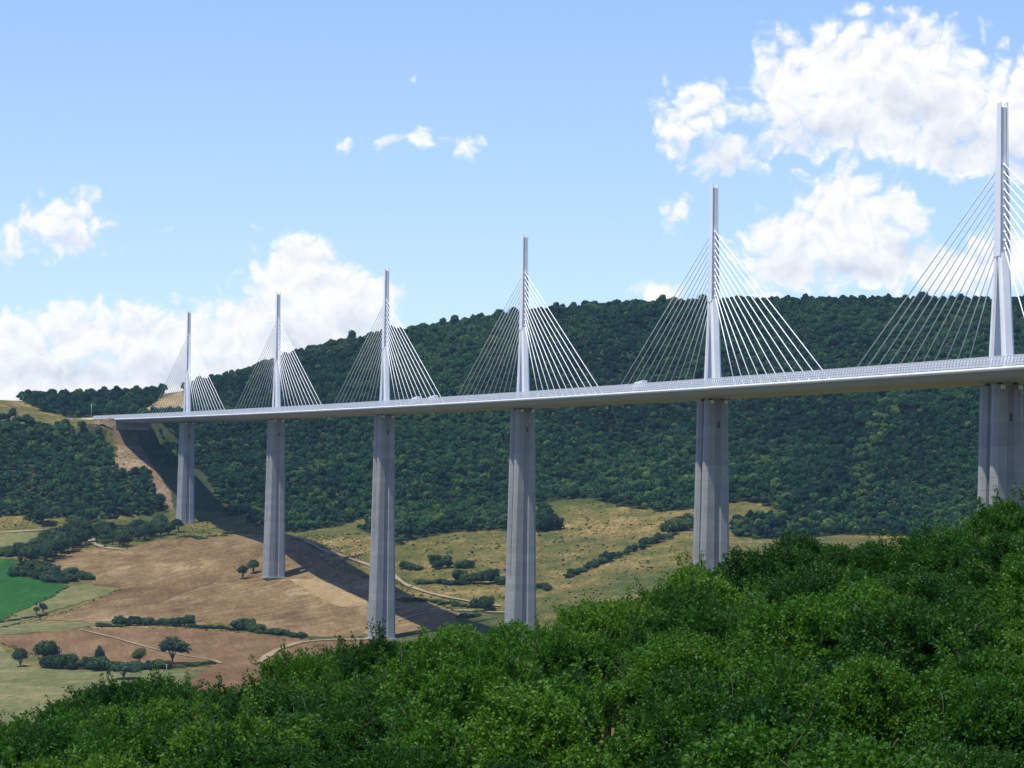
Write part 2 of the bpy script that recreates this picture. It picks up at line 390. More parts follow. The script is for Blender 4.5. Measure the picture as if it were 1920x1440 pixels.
RIDGE = np.array([(-300, 1350), (0, 1334), (90, 1324), (200, 1308), (400, 1290), (500, 1264), (640, 1226), (750, 1198), (930, 1166), (1050, 1148), (1200, 1092),
                  (1300, 1062), (1440, 1044), (1500, 1012), (1700, 982), (1830, 975), (1920, 938), (2300, 900)], float)
ridge_x = (RIDGE[:, 0] - 960) / F_PX * 150
ridge_z = (720 + math.tan(PITCH) * F_PX + .0124 * (RIDGE[:, 0] - 960) - RIDGE[:, 1]) / F_PX * 150
def canopy(x, y):
    """height of the tree tops on the near hillside"""
    zr = np.interp(x * 150 / np.maximum(y, 40), ridge_x, ridge_z)
    t = np.clip((y - 55) / 95, -1, 1)
    z = (-4.3) * (1 - t) + zr * t
    return z - np.maximum(y - 152, 0) ** 1.25 * .10
TREE_H = 5.6
def height(x, y):
    x = np.asarray(x, float); y = np.asarray(y, float)
    z = tps(np.clip(x, -1700, 1700), np.clip(y, -500, 4600))
    near = canopy(x, np.clip(y, 45, 400)) - TREE_H
    near = np.where(y < 45, -1.7 + (near + 1.7) * sst(2, 45, y), near)
    w = sst(165, 330, y); z = near * (1 - w) + z * w
    # the viaduct's southern approach and the slope below its abutment
    s, lat = to_sl(x, y); zr = ZD7 - SLOPE * s
    wl = 1 - sst(19, 75, np.abs(lat))
    ws = sst(-700, -560, s) * (1 - sst(S_END - 4, S_END + 6, s))
    z = z * (1 - wl * ws) + (zr - .35) * wl * ws
    wu = (1 - sst(30, 110, np.abs(lat))) * sst(S_END - 3, S_END + 3, s) * (1 - sst(-30, 30, s))
    lim = zr - 7.5 - np.maximum(s - S_END, 0) * .36
    z = np.where(z > lim, z * (1 - wu) + lim * wu, z)
    far = sst(4600, 7000, np.hypot(x, y - 1500)); z = z * (1 - far) + 120 * far
    return z
def ground_hit(px, py, lo=350, hi=4600):
    d = pix_dir(px, py); ys = np.arange(lo, hi, 4.0)
    zz = ys * d[2] / d[1]; h = height(ys * d[0] / d[1], ys)
    i = np.argmax(h >= zz); y = ys[i]
    return np.array([y * d[0] / d[1], y, h[i]])
def project(p):
    p = np.asarray(p, float); dd = p @ FWD
    return 960 + F_PX * (p @ RT) / dd, 720 - F_PX * (p @ UP) / dd

def axis(pts):
    out = [np.arange(a, b, st) for a, b, st in pts]; return np.unique(np.concatenate(out))
gx = axis([(-15000, -2000, 1300), (-2000, -700, 60), (-700, 800, 9), (800, 2000, 60), (2000, 15001, 1300)])
gy = axis([(-6000, -300, 700), (-300, 0, 30), (0, 330, 5), (330, 1700, 25), (1700, 3600, 9), (3600, 4800, 50), (4800, 22001, 1700)])
XX, YY = np.meshgrid(gx, gy); ZZ = height(XX, YY)
nx, ny = len(gx), len(gy)
idx = np.arange(nx * ny).reshape(ny, nx)
fq = np.stack([idx[:-1, :-1], idx[:-1, 1:], idx[1:, 1:], idx[1:, :-1]], -1).reshape(-1, 4)
def in_poly(px, py, poly):
    px = np.asarray(px, float); py = np.asarray(py, float); c = np.zeros(px.shape, bool); n = len(poly)
    for i in range(n):
        x1, y1 = poly[i]; x2, y2 = poly[(i + 1) % n]
        cond = (y1 > py) != (y2 > py)
        c ^= cond & (px < (x2 - x1) * (py - y1) / ((y2 - y1) if y2 != y1 else 1e-9) + x1)
    return c

F_MAIN = [(345, 700), (262, 784), (275, 850), (310, 920), (366, 945), (420, 968), (500, 992), (548, 1000), (600, 992), (650, 985), (690, 1000), (748, 1024), (775, 1012), (850, 998), (950, 995), (1030, 998), (1046, 984), (1030, 968),
          (985, 960), (1000, 944), (1108, 934), (1135, 945), (1200, 955), (1240, 960), (1300, 955), (1340, 950), (1400, 940), (1432, 948), (1385, 965), (1368, 985), (1372, 1005), (1430, 1012), (1500, 1010), (1570, 1003),
          (1700, 1005), (2000, 1040), (2400, 1060), (2400, 300), (1100, 300), (300, 500), (35, 600), (35, 750), (80, 772), (134, 784), (205, 781), (300, 779), (345, 778)]
F_LEFT = [(-400, 788), (0, 790), (100, 800), (160, 806), (203, 812), (214, 840), (205, 872), (228, 888), (262, 880), (292, 890), (318, 925), (332, 964), (245, 968), (160, 982), (100, 972), (60, 984), (40, 968), (0, 972), (-400, 978)]
DRY = [(250, 779), (300, 752), (338, 732), (352, 738), (352, 779)]
GAPS = [[(1380, 955), (1440, 950), (1470, 962), (1430, 975), (1385, 978)], [(1000, 948), (1012, 944), (1035, 952), (1010, 960)],
        [(640, 985), (690, 970), (690, 995)]]
def forest_mask(x, y, z):
    px, py = project(np.c_[x, y, z])
    s_, lat_ = to_sl(x, y)
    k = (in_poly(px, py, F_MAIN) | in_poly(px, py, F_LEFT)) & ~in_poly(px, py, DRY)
    for q in GAPS: k &= ~in_poly(px, py, q)
    k &= ~((np.abs(lat_) < 20) & (s_ < -200) & (s_ > -620))
    k &= ~((lat_ > -26) & (lat_ < 13) & (s_ > S_END) & (s_ < -130)) & ~((lat_ > -8) & (lat_ < 13) & (s_ > -131) & (s_ < 60))
    k &= ~((lat_ > -20) & (lat_ < 24) & (s_ > -40) & (s_ < 60))
    k &= ~((lat_ > -8) & (lat_ < 42) & (s_ > -170) & (s_ < 70))
    return k & (y > 1900), px, py
fc = np.stack([XX, YY, ZZ], -1).reshape(-1, 3)[fq].mean(1)
fs_, fl_ = to_sl(fc[:, 0], fc[:, 1])
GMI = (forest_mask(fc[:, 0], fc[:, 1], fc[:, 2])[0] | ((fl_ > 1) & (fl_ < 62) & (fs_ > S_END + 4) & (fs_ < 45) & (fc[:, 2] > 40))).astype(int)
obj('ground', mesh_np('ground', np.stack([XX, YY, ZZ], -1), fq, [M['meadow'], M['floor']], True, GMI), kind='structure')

def sheet(name, outline, mat, lift, step=8.0, jig=1.5):
    """a field laid over the terrain; outline holds points seen on the ground"""
    w = [ground_hit(*p)[:2] for p in outline]
    dense = []
    for i, a in enumerate(w):
        b = w[(i + 1) % len(w)]; k = max(1, int(np.linalg.norm(b - a) / step))
        for j in range(k):
            q = a + (b - a) * j / k
            if j: q = q + rs.uniform(-jig, jig, 2)
            dense.append(q)
    dense = np.array(dense); mn, mxp = dense.min(0), dense.max(0)
    X, Y = np.meshgrid(np.arange(mn[0], mxp[0], step), np.arange(mn[1], mxp[1], step))
    pin = np.c_[X.ravel(), Y.ravel()]; pin = pin[in_poly(pin[:, 0], pin[:, 1], dense)]
    allp = [Vector(p) for p in dense] + [Vector(p) for p in pin]; nb = len(dense)
    vo, _, fo, *_ = delaunay_2d_cdt(allp, [(i, (i + 1) % nb) for i in range(nb)], [list(range(nb))], 1, .01)
    vv = np.array([(p.x, p.y) for p in vo]); zz = height(vv[:, 0], vv[:, 1]) + lift
    me = bpy.data.meshes.new(name); me.from_pydata(np.c_[vv, zz].tolist(), [], [tuple(f) for f in fo])
    me.materials.append(mat); me.polygons.foreach_set('use_smooth', np.ones(len(me.polygons), bool)); me.update()
    if len(me.polygons) and sum(p.normal.z for p in me.polygons) < 0: me.flip_normals()
    return obj(name, me, kind='structure')

def ribbon(name, pts, width, mat, lift):
    w = np.array([ground_hit(*p)[:2] for p in pts]); seg = np.r_[0, np.cumsum(np.linalg.norm(np.diff(w, axis=0), axis=1))]
    t = np.arange(0, seg[-1], 4.0); q = np.c_[np.interp(t, seg, w[:, 0]), np.interp(t, seg, w[:, 1])]
    for _ in range(6): q[1:-1] = (q[:-2] + 2 * q[1:-1] + q[2:]) / 4
    tg = np.gradient(q, axis=0); tg /= np.linalg.norm(tg, axis=1)[:, None]; nrm = np.c_[-tg[:, 1], tg[:, 0]]
    wd = width / 2 * (1 + .25 * np.sin(t * .11 + pts[0][0]))
    rows = [q + nrm * (wd * k)[:, None] for k in (-1, -.33, .33, 1)]
    v = np.stack([np.c_[r, height(r[:, 0], r[:, 1]) + lift] for r in rows], 1); n = len(q)
    i = np.arange(n * 4).reshape(n, 4)
    f = np.stack([i[:-1, :-1], i[:-1, 1:], i[1:, 1:], i[1:, :-1]], -1).reshape(-1, 4)[:, ::-1]
    return obj(name, mesh_np(name, v, f, [mat], True), kind='structure')

sheet('ploughed_field', [(80, 1058), (140, 1037), (172, 1027), (235, 1031), (290, 1015), (345, 1010), (440, 1000), (545, 1006), (600, 1046), (690, 1086), (740, 1102), (800, 1128), (862, 1150),
                         (850, 1180), (740, 1192), (640, 1196), (560, 1193), (480, 1177), (360, 1166), (230, 1166), (160, 1165), (75, 1163), (130, 1146), (228, 1106), (170, 1096), (110, 1070)], M['plough'], .25)
sheet('straw_field_strip', [(540, 1088), (600, 1088), (640, 1105), (690, 1129), (688, 1138), (640, 1140), (600, 1122), (570, 1104)], M['straw'], .45)
sheet('tilled_earth_band', [(250, 1132), (300, 1102), (360, 1082), (420, 1078), (400, 1092), (330, 1118), (290, 1134), (215, 1140)], M['plough2'], .45)
sheet('green_crop_field', [(-120, 1052), (32, 1050), (22, 1082), (60, 1086), (130, 1101), (100, 1119), (40, 1146), (0, 1166), (-120, 1185)], M['crop'], .3)
sheet('pale_stubble_strip', [(132, 1101), (170, 1099), (226, 1106), (190, 1119), (100, 1147), (40, 1168), (-120, 1205), (-120, 1187), (0, 1168), (40, 1148), (100, 1121)], M['pale'], .35)
sheet('pale_meadow', [(-120, 1206), (0, 1178), (70, 1166), (160, 1167), (185, 1173), (120, 1183), (0, 1192), (-120, 1215)], M['greygreen'], .3)
sheet('reddish_ploughed_field', [(0, 1194), (150, 1180), (230, 1179), (360, 1181), (480, 1191), (560, 1199), (690, 1201), (692, 1245), (560, 1278), (430, 1305), (345, 1288), (398, 1251), (380, 1248), (250, 1246), (100, 1242), (30, 1218), (0, 1206)], M['plough2'], .3)
sheet('grey_green_pasture', [(-120, 1217), (0, 1209), (30, 1240), (60, 1251), (200, 1259), (300, 1257), (352, 1260), (335, 1300), (335, 1335), (-120, 1370)], M['greygreen'], .3)
sheet('olive_pasture', [(-120, 998), (0, 997), (112, 998), (122, 1010), (40, 1038), (-120, 1046)], M['pale'], .3)
sheet('bare_slope', [(168, 794), (206, 792), (236, 800), (262, 830), (284, 872), (320, 930), (328, 962), (300, 940), (268, 898), (232, 885), (210, 872), (222, 845), (212, 815), (176, 804)], M['bare'], .5, 6)
sheet('dry_bank', [(255, 777), (300, 752), (338, 735), (349, 740), (349, 775)], M['straw'], .4, 8)
ribbon('field_track', [(548, 1008), (600, 1032), (650, 1048), (700, 1064), (735, 1080), (760, 1098), (800, 1114), (860, 1126), (945, 1140)], 3.2, M['track'], .8)
ribbon('farm_track', [(150, 990), (168, 1008), (176, 1022), (200, 1030), (236, 1033)], 4.5, M['track'], .8)
ribbon('narrow_track', [(148, 1182), (200, 1194), (250, 1208), (300, 1222), (350, 1232), (400, 1240), (415, 1246)], 2.0, M['track'], .8)
ribbon('pale_lane', [(480, 1246), (515, 1222), (560, 1207), (620, 1201), (700, 1201)], 5, M['track'], .85)
ribbon('valley_lane', [(744, 1166), (800, 1150), (860, 1146), (930, 1150), (1000, 1149)], 3, M['track'], .8)
ribbon('hillside_path', [(0, 1001), (60, 996), (120, 993), (180, 990)], 4, M['track'], .8)

# ------------------------------------------------------------------ viaduct
via = empty('viaduct', tuple(line(0, 0, -81)[0]), label='long white cable-stayed viaduct on tall concrete piers across the valley', category='bridge')
bpy.context.view_layer.update()
VO = np.array(via.location)
def sweep(profile, s0, s1, step, closed=True):
    """sweep a (lateral, dz) profile along the line; coordinates relative to the viaduct's base"""
    n = max(2, int(round((s1 - s0) / step)) + 1); ss = np.linspace(s0, s1, n); k = len(profile)
    V = np.empty((n, k, 3))
    for i, s in enumerate(ss):
        p, th = line(s)
        for j, (l, dz) in enumerate(profile):
            V[i, j] = (p[0] + l * math.cos(th), p[1] + l * math.sin(th), p[2] + dz)
    V -= VO; i = np.arange(n * k).reshape(n, k)
    if closed: a, b = i, np.roll(i, -1, 1)
    else: a, b = i[:, :-1], i[:, 1:]
    f = np.stack([a[:-1], b[:-1], b[1:], a[1:]], -1).reshape(-1, 4)
    return V.reshape(-1, 3), f
S1 = 2150.0
prof = [(-15.9, -.25), (-16.1, -.9), (-15.6, -1.5), (15.6, -1.5), (16.1, -.9), (15.9, -.25)]
V, Fc = sweep(prof, S_END, S1, 19); deck = obj('deck', mesh_np('deck', V, Fc, [M['steel']]), via)
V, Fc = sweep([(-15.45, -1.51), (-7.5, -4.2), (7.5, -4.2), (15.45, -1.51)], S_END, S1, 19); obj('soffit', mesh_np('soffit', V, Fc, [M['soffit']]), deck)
V, Fc = sweep([(-15.5, -.15), (15.5, -.15)], S_END, S1, 19, False); obj('carriageway', mesh_np('carriageway', V, Fc, [M['asphalt']]), deck)
for lat in (-13.2, -9.6, -5.8, 5.8, 9.6, 13.2):
    V, Fc = sweep([(lat - .11, -.14), (lat + .11, -.14)], S_END, S1, 19, False); obj('lane_marking', mesh_np('lane_marking', V, Fc, [M['white']]), deck)
for lat in (-14.3, -2.6, 2.6, 14.3):
    V, Fc = sweep([(lat - .06, .55), (lat + .06, .55), (lat + .06, .9), (lat - .06, .9)], S_END - 100, S1, 19); obj('guard_rail', mesh_np('guard_rail', V, Fc, [M['grey']]), deck)
SCR0 = S_END - 105
for side in (-1, 1):
    vs, fs = [], []; b = 0
    for (l0, z0, l1, z1) in ((15.80, .05, 15.66, .85), (15.64, .97, 15.48, 1.72), (15.46, 1.84, 15.30, 2.4), (15.28, 2.5, 15.12, 2.98)):
        V, Fc = sweep([(side * l0, z0), (side * l1, z1)], SCR0, S1, 19, False); vs.append(V); fs.append(Fc + b); b += len(V)
    scr = obj('wind_screen', mesh_np('wind_screen', np.concatenate(vs), np.concatenate(fs), [M['screen']]), deck)
    mb_v, mb_f = [], []; b = 0
    for s in np.arange(SCR0, S1, 3.1):
        p, th = line(s); c, sn = math.cos(th), math.sin(th)
        prev = None
        for (l, z) in ((15.86, -.3), (15.68, 1.3), (15.46, 2.2), (15.18, 3.1)):
            ring = []
            for dl, dt in ((-.12, -.2), (.12, -.2), (.12, .2), (-.12, .2)):
                L = side * (l + dl); ring.append((p[0] + L * c + dt * sn, p[1] + L * sn - dt * c, p[2] + z))
            mb_v += ring
            if prev is not None:
                for j in range(4): mb_f.append((prev + j, prev + (j + 1) % 4, b + (j + 1) % 4, b + j))
            prev = b; b += 4
    obj('screen_posts', mesh_np('screen_posts', np.array(mb_v) - VO, mb_f, [M['postgrey']]), deck, kind='stuff')
    V, Fc = sweep([(side * 15.06, 3.02), (side * 15.22, 3.02), (side * 15.22, 3.18), (side * 15.06, 3.18)], SCR0, S1, 19)
    obj('top_rail', mesh_np('top_rail', V, Fc, [M['white']]), deck)

def outline(W, l0, l1, flute0, flute1, ch=1.3):
    """plan of a shaft: transverse half width W, from l0 to l1 along the bridge, flutes on chosen ends"""
    h = W / 2; pts = []
    pts += [(-h, l0 + ch), (-h + ch, l0)]
    if flute0: pts += [(-h * .18, l0), (-h * .1, l0 + .75), (h * .22, l0 + .75), (h * .30, l0)]
    else: pts += [(-h * .18, l0), (-h * .1, l0), (h * .22, l0), (h * .30, l0)]
    pts += [(h - ch, l0), (h, l0 + ch), (h, l1 - ch), (h - ch, l1)]
    if flute1: pts += [(h * .30, l1), (h * .22, l1 - .75), (-h * .1, l1 - .75), (-h * .18, l1)]
    else: pts += [(h * .30, l1), (h * .22, l1), (-h * .1, l1), (-h * .18, l1)]
    pts += [(-h + ch, l1), (-h, l1 - ch)]
    return pts
BASES = {}
for k, s in enumerate(PIERS):
    p, th = line(s); base = float(height(p[0], p[1])); zt = p[2] - 5.1; H = zt - base
    BASES[k] = base
    hs = min(90.0, .62 * H)          # the upper part is split into two blades
    def wid(z): return 9.6 + (zt - z) * .036 + max(0, (zt - z) - 140) * .03
    def rings(l0, l1, f0, f1, za, zb):
        out = []; zs = list(np.arange(za, zb, 4.0)) + [zb]
        for i, z in enumerate(zs):
            for dz, ins in (((0, 0),) if i in (0, len(zs) - 1) else ((-.10, 0), (-.06, .05), (.06, .05), (.10, 0))):
                W = wid(z + dz) - 2 * ins
                out.append([(x, y, z + dz - base) for x, y in outline(W, l0 + ins, l1 - ins, f0, f1)])
        return out
    mb = MB(); T = zt - hs
    tl = 8.3
    mb.loft(rings(-tl, tl, True, True, base - 6, T))
    mb.loft(rings(-tl, -2.7, True, False, T - .02, zt)); mb.loft(rings(2.7, tl, False, True, T - .02, zt))
    po = obj('pier', mb.mesh('pier', M['concrete']), via)
    # local axes: x across the bridge, y along it (away from the camera)
    po.location = Vector((p[0], p[1], base)) - Vector(VO); po.rotation_euler = (0, 0, th)
    for yl in (-5.5, 5.5):
        for xl in (-2.7, 2.7):
            q = MB(); q.box((xl, yl, H + .45), (1.5, 1.5, .92)); obj('bearing', q.mesh('bearing', M['darkmetal']), po)
    for xl in (-2.6, 3.3):
        q = MB(); q.box((xl, -tl - .35, H - .75), (1.35, .7, 1.3)); obj('bearing_housing', q.mesh('bearing_housing', M['white']), po)
    q = MB(); q.box((.55, -tl + .76, H - 10.5), (.9, .12, 2.6)); obj('access_hatch', q.mesh('access_hatch', M['darkmetal']), po)
    q = MB(); q.box((0, 0, .25), (wid(base) + 2.4, 2 * tl + 2.4, .9)); obj('footing', q.mesh('footing', M['stone']), po)

def chrect(cx, cy, w, d, z, ch):
    a, b = w / 2, d / 2
    return [(cx - a, cy - b + ch, z), (cx - a + ch, cy - b, z), (cx + a - ch, cy - b, z), (cx + a, cy - b + ch, z), (cx + a, cy + b - ch, z), (cx + a - ch, cy + b, z), (cx - a + ch, cy + b, z), (cx - a, cy + b - ch, z)]
mb = MB()
for sg in (-1, 1):
    mb.loft([chrect(0, sg * 6.6, 3.9, 3.4, -1.5, .8), chrect(0, sg * 6.4, 3.85, 3.3, 0, .8), chrect(0, sg * 4.2, 3.6, 3.0, 18, .7), chrect(0, sg * 1.55, 3.4, 2.8, 38, .5)])
mb.loft([chrect(0, 0, 3.2, 5.2, 36.5, .35), chrect(0, 0, 2.7, 4.4, 60, .3), chrect(0, 0, 2.0, 3.2, 70, .25), chrect(0, 0, 1.7, 2.8, 85.6, .2)])
leg_me = mb.mesh('pylon', M['pylon'])
mb = MB()
for sg in (-1, 1):
    mb.loft([chrect(sg * 1.62, 0, .42, 6.0, 37, .1), chrect(sg * 1.45, 0, .40, 5.0, 60, .1), chrect(sg * 1.22, 0, .38, 3.9, 70, .1), chrect(sg * 1.13, 0, .36, 3.4, 87.2, .1)])
flange_me = mb.mesh('flange', M['steel'])
CAB = []
for i in range(11):
    d = 34 + 12.75 * i; za = 40 + 2.72 * i
    CAB.append((d, za))
for k, s in enumerate(PIERS):
    p, th = line(s)
    py = obj('pylon', leg_me, via); py.location = Vector(p) - Vector(VO); py.rotation_euler = (0, 0, th)
    obj('flange', flange_me, py)
    c, sn = math.cos(th), math.sin(th)
    for sg in (-1, 1):
        for (d, za) in CAB:
            pe, _ = line(s + sg * d)
            r = pe - p; loc = Vector((r[0] * c + r[1] * sn, -r[0] * sn + r[1] * c, r[2] - .2))
            top = Vector((0, -sg * max(.9, 1.9 - (za - 40) * .035), za))
            q = MB()
            u = (loc - top).normalized()
            q.tube([top, top + u * 1.8], .40, 8); q.tube([top + u * 1.7, loc - u * 4.2], .20, 6); q.tube([loc - u * 4.3, loc], .34, 6)
            obj('cable', q.mesh('cable', M['cable'], True), py)

# abutment wall under the southern end of the deck
p, th = line(S_END); mb = MB()
mb.box((0, 0, -5.6), (27, 3, 8.4)); mb.box((-14.6, 3.5, -5), (1.2, 10, 9.2)); mb.box((14.6, 3.5, -5), (1.2, 10, 9.2))
ab = obj('abutment', mb.mesh('abutment', M['concrete']), via); ab.location = Vector(p) - Vector(VO); ab.rotation_euler = (0, 0, th)
# approach road on the plateau
V, Fc = sweep([(-13, -.15), (13, -.15)], S_END - 320, S_END + .0, 15, False)
o = obj('approach_road', mesh_np('approach_road', V + VO, Fc, [M['asphalt']]), kind='structure')
V, Fc = sweep([(-15.4, -1.2), (-15.0, -1.2), (-15.0, .95), (-15.4, .95)], S_END - 262, SCR0 - .5, 15)
bw = empty('road_barrier', tuple(line(S_END - 180, -15.2, -1)[0]), label='low white concrete barrier along the road before the viaduct', category='barrier')
o = obj('barrier_wall', mesh_np('barrier_wall', V + VO - np.array(bw.location), Fc, [M['white']]), bw)
V, Fc = sweep([(-15.45, .96), (-14.95, .96), (-14.95, 1.06), (-15.45, 1.06)], S_END - 262, SCR0 - .5, 15)
obj('coping', mesh_np('coping', V + VO - np.array(bw.location), Fc, [M['stone']]), bw)

# lamp post at the start of the viaduct
p, th = line(-362, -14.2, -.3)
lp = empty('lamp_post', tuple(p), label='thin grey mast beside the road at the viaduct end', category='lamp post')
mb = MB(); mb.tube([(0, 0, 0), (0, 0, 7), (0, 0, 14.5)], [.24, .2, .14], 8); obj('mast', mb.mesh('mast', M['grey'], True), lp)
mb = MB(); mb.tube([(0, 0, 14.3), (1.0, 0, 14.9), (2.0, 0, 15.0)], [.1, .09, .08], 6); obj('arm', mb.mesh('arm', M['grey'], True), lp)
mb = MB(); mb.box((2.3, 0, 14.98), (.9, .4, .2)); obj('lamp_head', mb.mesh('lamp_head', M['grey']), lp)

# vehicles
def wheel_mesh(r, w):
    mb = MB(); mb.tube([(-w / 2, 0, 0), (w / 2, 0, 0)], r, 14); return mb.mesh('wheel', M['tyre'])
WH_L, WH_C = wheel_mesh(.5, .35), wheel_mesh(.32, .22)
def s_at(px):
    ss = np.arange(-520, 1900, 1.0); xs = np.array([project(line(s)[0])[0] for s in ss]); return float(ss[np.argmin(abs(xs - px))])
def lorry(s, lat, label, toward):
    p, th = line(s, lat, -.13)
    t = empty('lorry', tuple(p), label=label, category='lorry', group='lorries crossing the viaduct'); t.rotation_euler = (math.atan(SLOPE), 0, th + (math.pi if toward else 0))
    mb = MB(); mb.loft([chrect(0, 1.6, 2.5, 13.4, 1.15, .08), chrect(0, 1.6, 2.5, 13.4, 4.2, .08), chrect(0, 1.6, 2.4, 13.2, 4.3, .08)]); obj('trailer', mb.mesh('trailer', M['white']), t)
    mb = MB(); mb.loft([chrect(0, -6.9, 2.45, 2.3, .55, .15), chrect(0, -6.9, 2.45, 2.3, 1.9, .15), chrect(0, -6.7, 2.4, 1.9, 3.2, .2), chrect(0, -6.5, 2.2, 1.5, 3.75, .2)])
    cb = obj('cab', mb.mesh('cab', M['white']), t)
    mb = MB(); mb.add([(-1.05, -8.02, 2.0), (1.05, -8.02, 2.0), (.98, -7.68, 3.05), (-.98, -7.68, 3.05)], [(0, 1, 2, 3)]); obj('windscreen', mb.mesh('windscreen', M['glass']), cb)
    mb = MB(); mb.box((0, 0, .85), (1.0, 15, .35)); obj('chassis', mb.mesh('chassis', M['darkmetal']), t)
    for y in (-7, -4.2, 4.4, 5.7, 7.0):
        for x in (-1.05, 1.05):
            w = obj('wheel', WH_L, t); w.location = (x, y, .5)
def car(s, lat, label, mat, van=False):
    p, th = line(s, lat, -.14)
    t = empty('van' if van else 'car', tuple(p), label=label, category='van' if van else 'car'); t.rotation_euler = (0, 0, th)
    L, Wd = (5.4, 2.0) if van else (4.3, 1.78); h = 2.4 if van else 1.45
    mb = MB(); mb.loft([chrect(0, 0, Wd, L, .3, .2), chrect(0, 0, Wd, L, .62, .2), chrect(0, 0, Wd * .97, L * .97, .92, .25)]); obj('body', mb.mesh('body', mat), t)
    mb = MB(); mb.loft([chrect(0, .25, Wd * .93, L * (.8 if van else .62), .92, .2), chrect(0, .35, Wd * .82, L * (.68 if van else .42), h, .15)]); cb = obj('cabin', mb.mesh('cabin', mat), t)
    for sg in (-1, 1):
        y0 = .25 + sg * L * (.4 if van else .31); y1 = .35 + sg * L * (.34 if van else .21)
        mb = MB(); a, b2 = Wd * .38, Wd * .34
        mb.add([(-a, y0 + sg * -.02, 1.0), (a, y0 + sg * -.02, 1.0), (b2, y1 + sg * .02, h - .12), (-b2, y1 + sg * .02, h - .12)], [(0, 1, 2, 3)]); obj('window', mb.mesh('window', M['glass']), cb)
    for y in (-L * .31, L * .31):
        for x in (-Wd * .46, Wd * .46):
            w = obj('wheel', WH_C, t); w.location = (x, y, .32)
lorry(s_at(848), -11.6, 'white lorry on the deck between the third and fourth pylons from the left', True)
lorry(s_at(1246), -11.6, 'white lorry on the deck just left of the second pylon from the right', True)
lorry(s_at(815), -11.6, 'white lorry on the deck right of the third pylon from the left', True)
car(s_at(152), -9, 'white van on the road left of the viaduct end, leftmost vehicle', M['white'], True)
car(s_at(164), -9, 'small pale car on the road, between the white van and the mast', M['steel'])


# ------------------------------------------------------------------ trees
def rand_unit(n, r):
    v = r.normal(size=(n, 3)); return v / np.linalg.norm(v, axis=1)[:, None]
ICO_V = []
_t = (1 + 5 ** .5) / 2
ICO_V = np.array([(-1, _t, 0), (1, _t, 0), (-1, -_t, 0), (1, -_t, 0), (0, -1, _t), (0, 1, _t), (0, -1, -_t), (0, 1, -_t), (_t, 0, -1), (_t, 0, 1), (-_t, 0, -1), (-_t, 0, 1)], float)
ICO_V /= np.linalg.norm(ICO_V[0])
ICO_F = np.array([(0, 11, 5), (0, 5, 1), (0, 1, 7), (0, 7, 10), (0, 10, 11), (1, 5, 9), (5, 11, 4), (11, 10, 2), (10, 7, 6), (7, 1, 8), (3, 9, 4), (3, 4, 2), (3, 2, 6), (3, 6, 8), (3, 8, 9), (4, 9, 5), (2, 4, 11), (6, 2, 10), (8, 6, 7), (9, 8, 1)])

def crown_mesh(name, seed, n, leaf, mat, lobes=9, flat=.8, base=.25, trunk=True, spread=.62):
    """crown of unit radius on a short trunk: lobes of foliage, each a core wrapped in leaf clumps"""
    r = np.random.RandomState(seed); V, Fc, mi = [], [], []; b = 0
    cz = base + flat
    cen, rad = [], []
    for i in range(lobes):
        d = rand_unit(1, r)[0]; d[2] = abs(d[2]) * .9 - .25
        q = d * spread * r.uniform(.45, 1.0) * np.array([1, 1, flat]); cen.append(q + (0, 0, cz)); rad.append(r.uniform(.30, .48))
    cen.append(np.array([0, 0, cz])); rad.append(.5)
    cen, rad = np.array(cen), np.array(rad)
    for q, R in zip(cen, rad):
        vv = ICO_V * (1 + r.uniform(-.22, .22, (12, 1))) * R * .80 * np.array([1, 1, .9]) + q
        V.append(vv); Fc.append(ICO_F + b); b += 12
    w = rad ** 2 / (rad ** 2).sum(); which = r.choice(len(cen), n, p=w)
    nd = rand_unit(n, r); nd[:, 2] = np.where(nd[:, 2] < -.55, -nd[:, 2], nd[:, 2])
    pos = cen[which] + nd * (rad[which] * r.uniform(.78, 1.16, n))[:, None] * np.array([1, 1, .92])
    nn = nd + rand_unit(n, r) * .8; nn /= np.linalg.norm(nn, axis=1)[:, None]
    t1 = np.cross(nn, rand_unit(n, r)); t1 /= np.linalg.norm(t1, axis=1)[:, None]; t2 = np.cross(nn, t1)
    sz = leaf * r.uniform(.6, 1.35, n)[:, None]
    tri = np.stack([pos + t1 * sz, pos + t2 * sz * .9 - t1 * sz * .4, pos - t1 * sz * .7 - t2 * sz * .7], 1)
    V.append(tri.reshape(-1, 3)); Fc.append(np.arange(n * 3).reshape(n, 3) + b); b += n * 3
    nf = sum(len(f) for f in Fc); mi = np.zeros(nf, int)
    return mesh_np(name, np.concatenate(V), np.concatenate(Fc), [mat], False, mi), cen

def trunk_mesh(name, seed, cen, base, thick=.06):
    r = np.random.RandomState(seed + 99); mb = MB()
    top = cen.mean(0)
    k = Vector((r.uniform(-.04, .04), r.uniform(-.04, .04), base + .15))
    mb.tube([(0, 0, -.15), (k.x * .4, k.y * .4, base * .5), k, Vector(top)], [thick * 1.35, thick, thick * .85, thick * .4], 7)
    for c in cen[:7]:
        mb.tube([k, (k + Vector(c)) / 2 + Vector((0, 0, -.05)), Vector(c)], [thick * .6, thick * .42, thick * .15], 5)
    return mb.mesh(name, M['bark'], True)

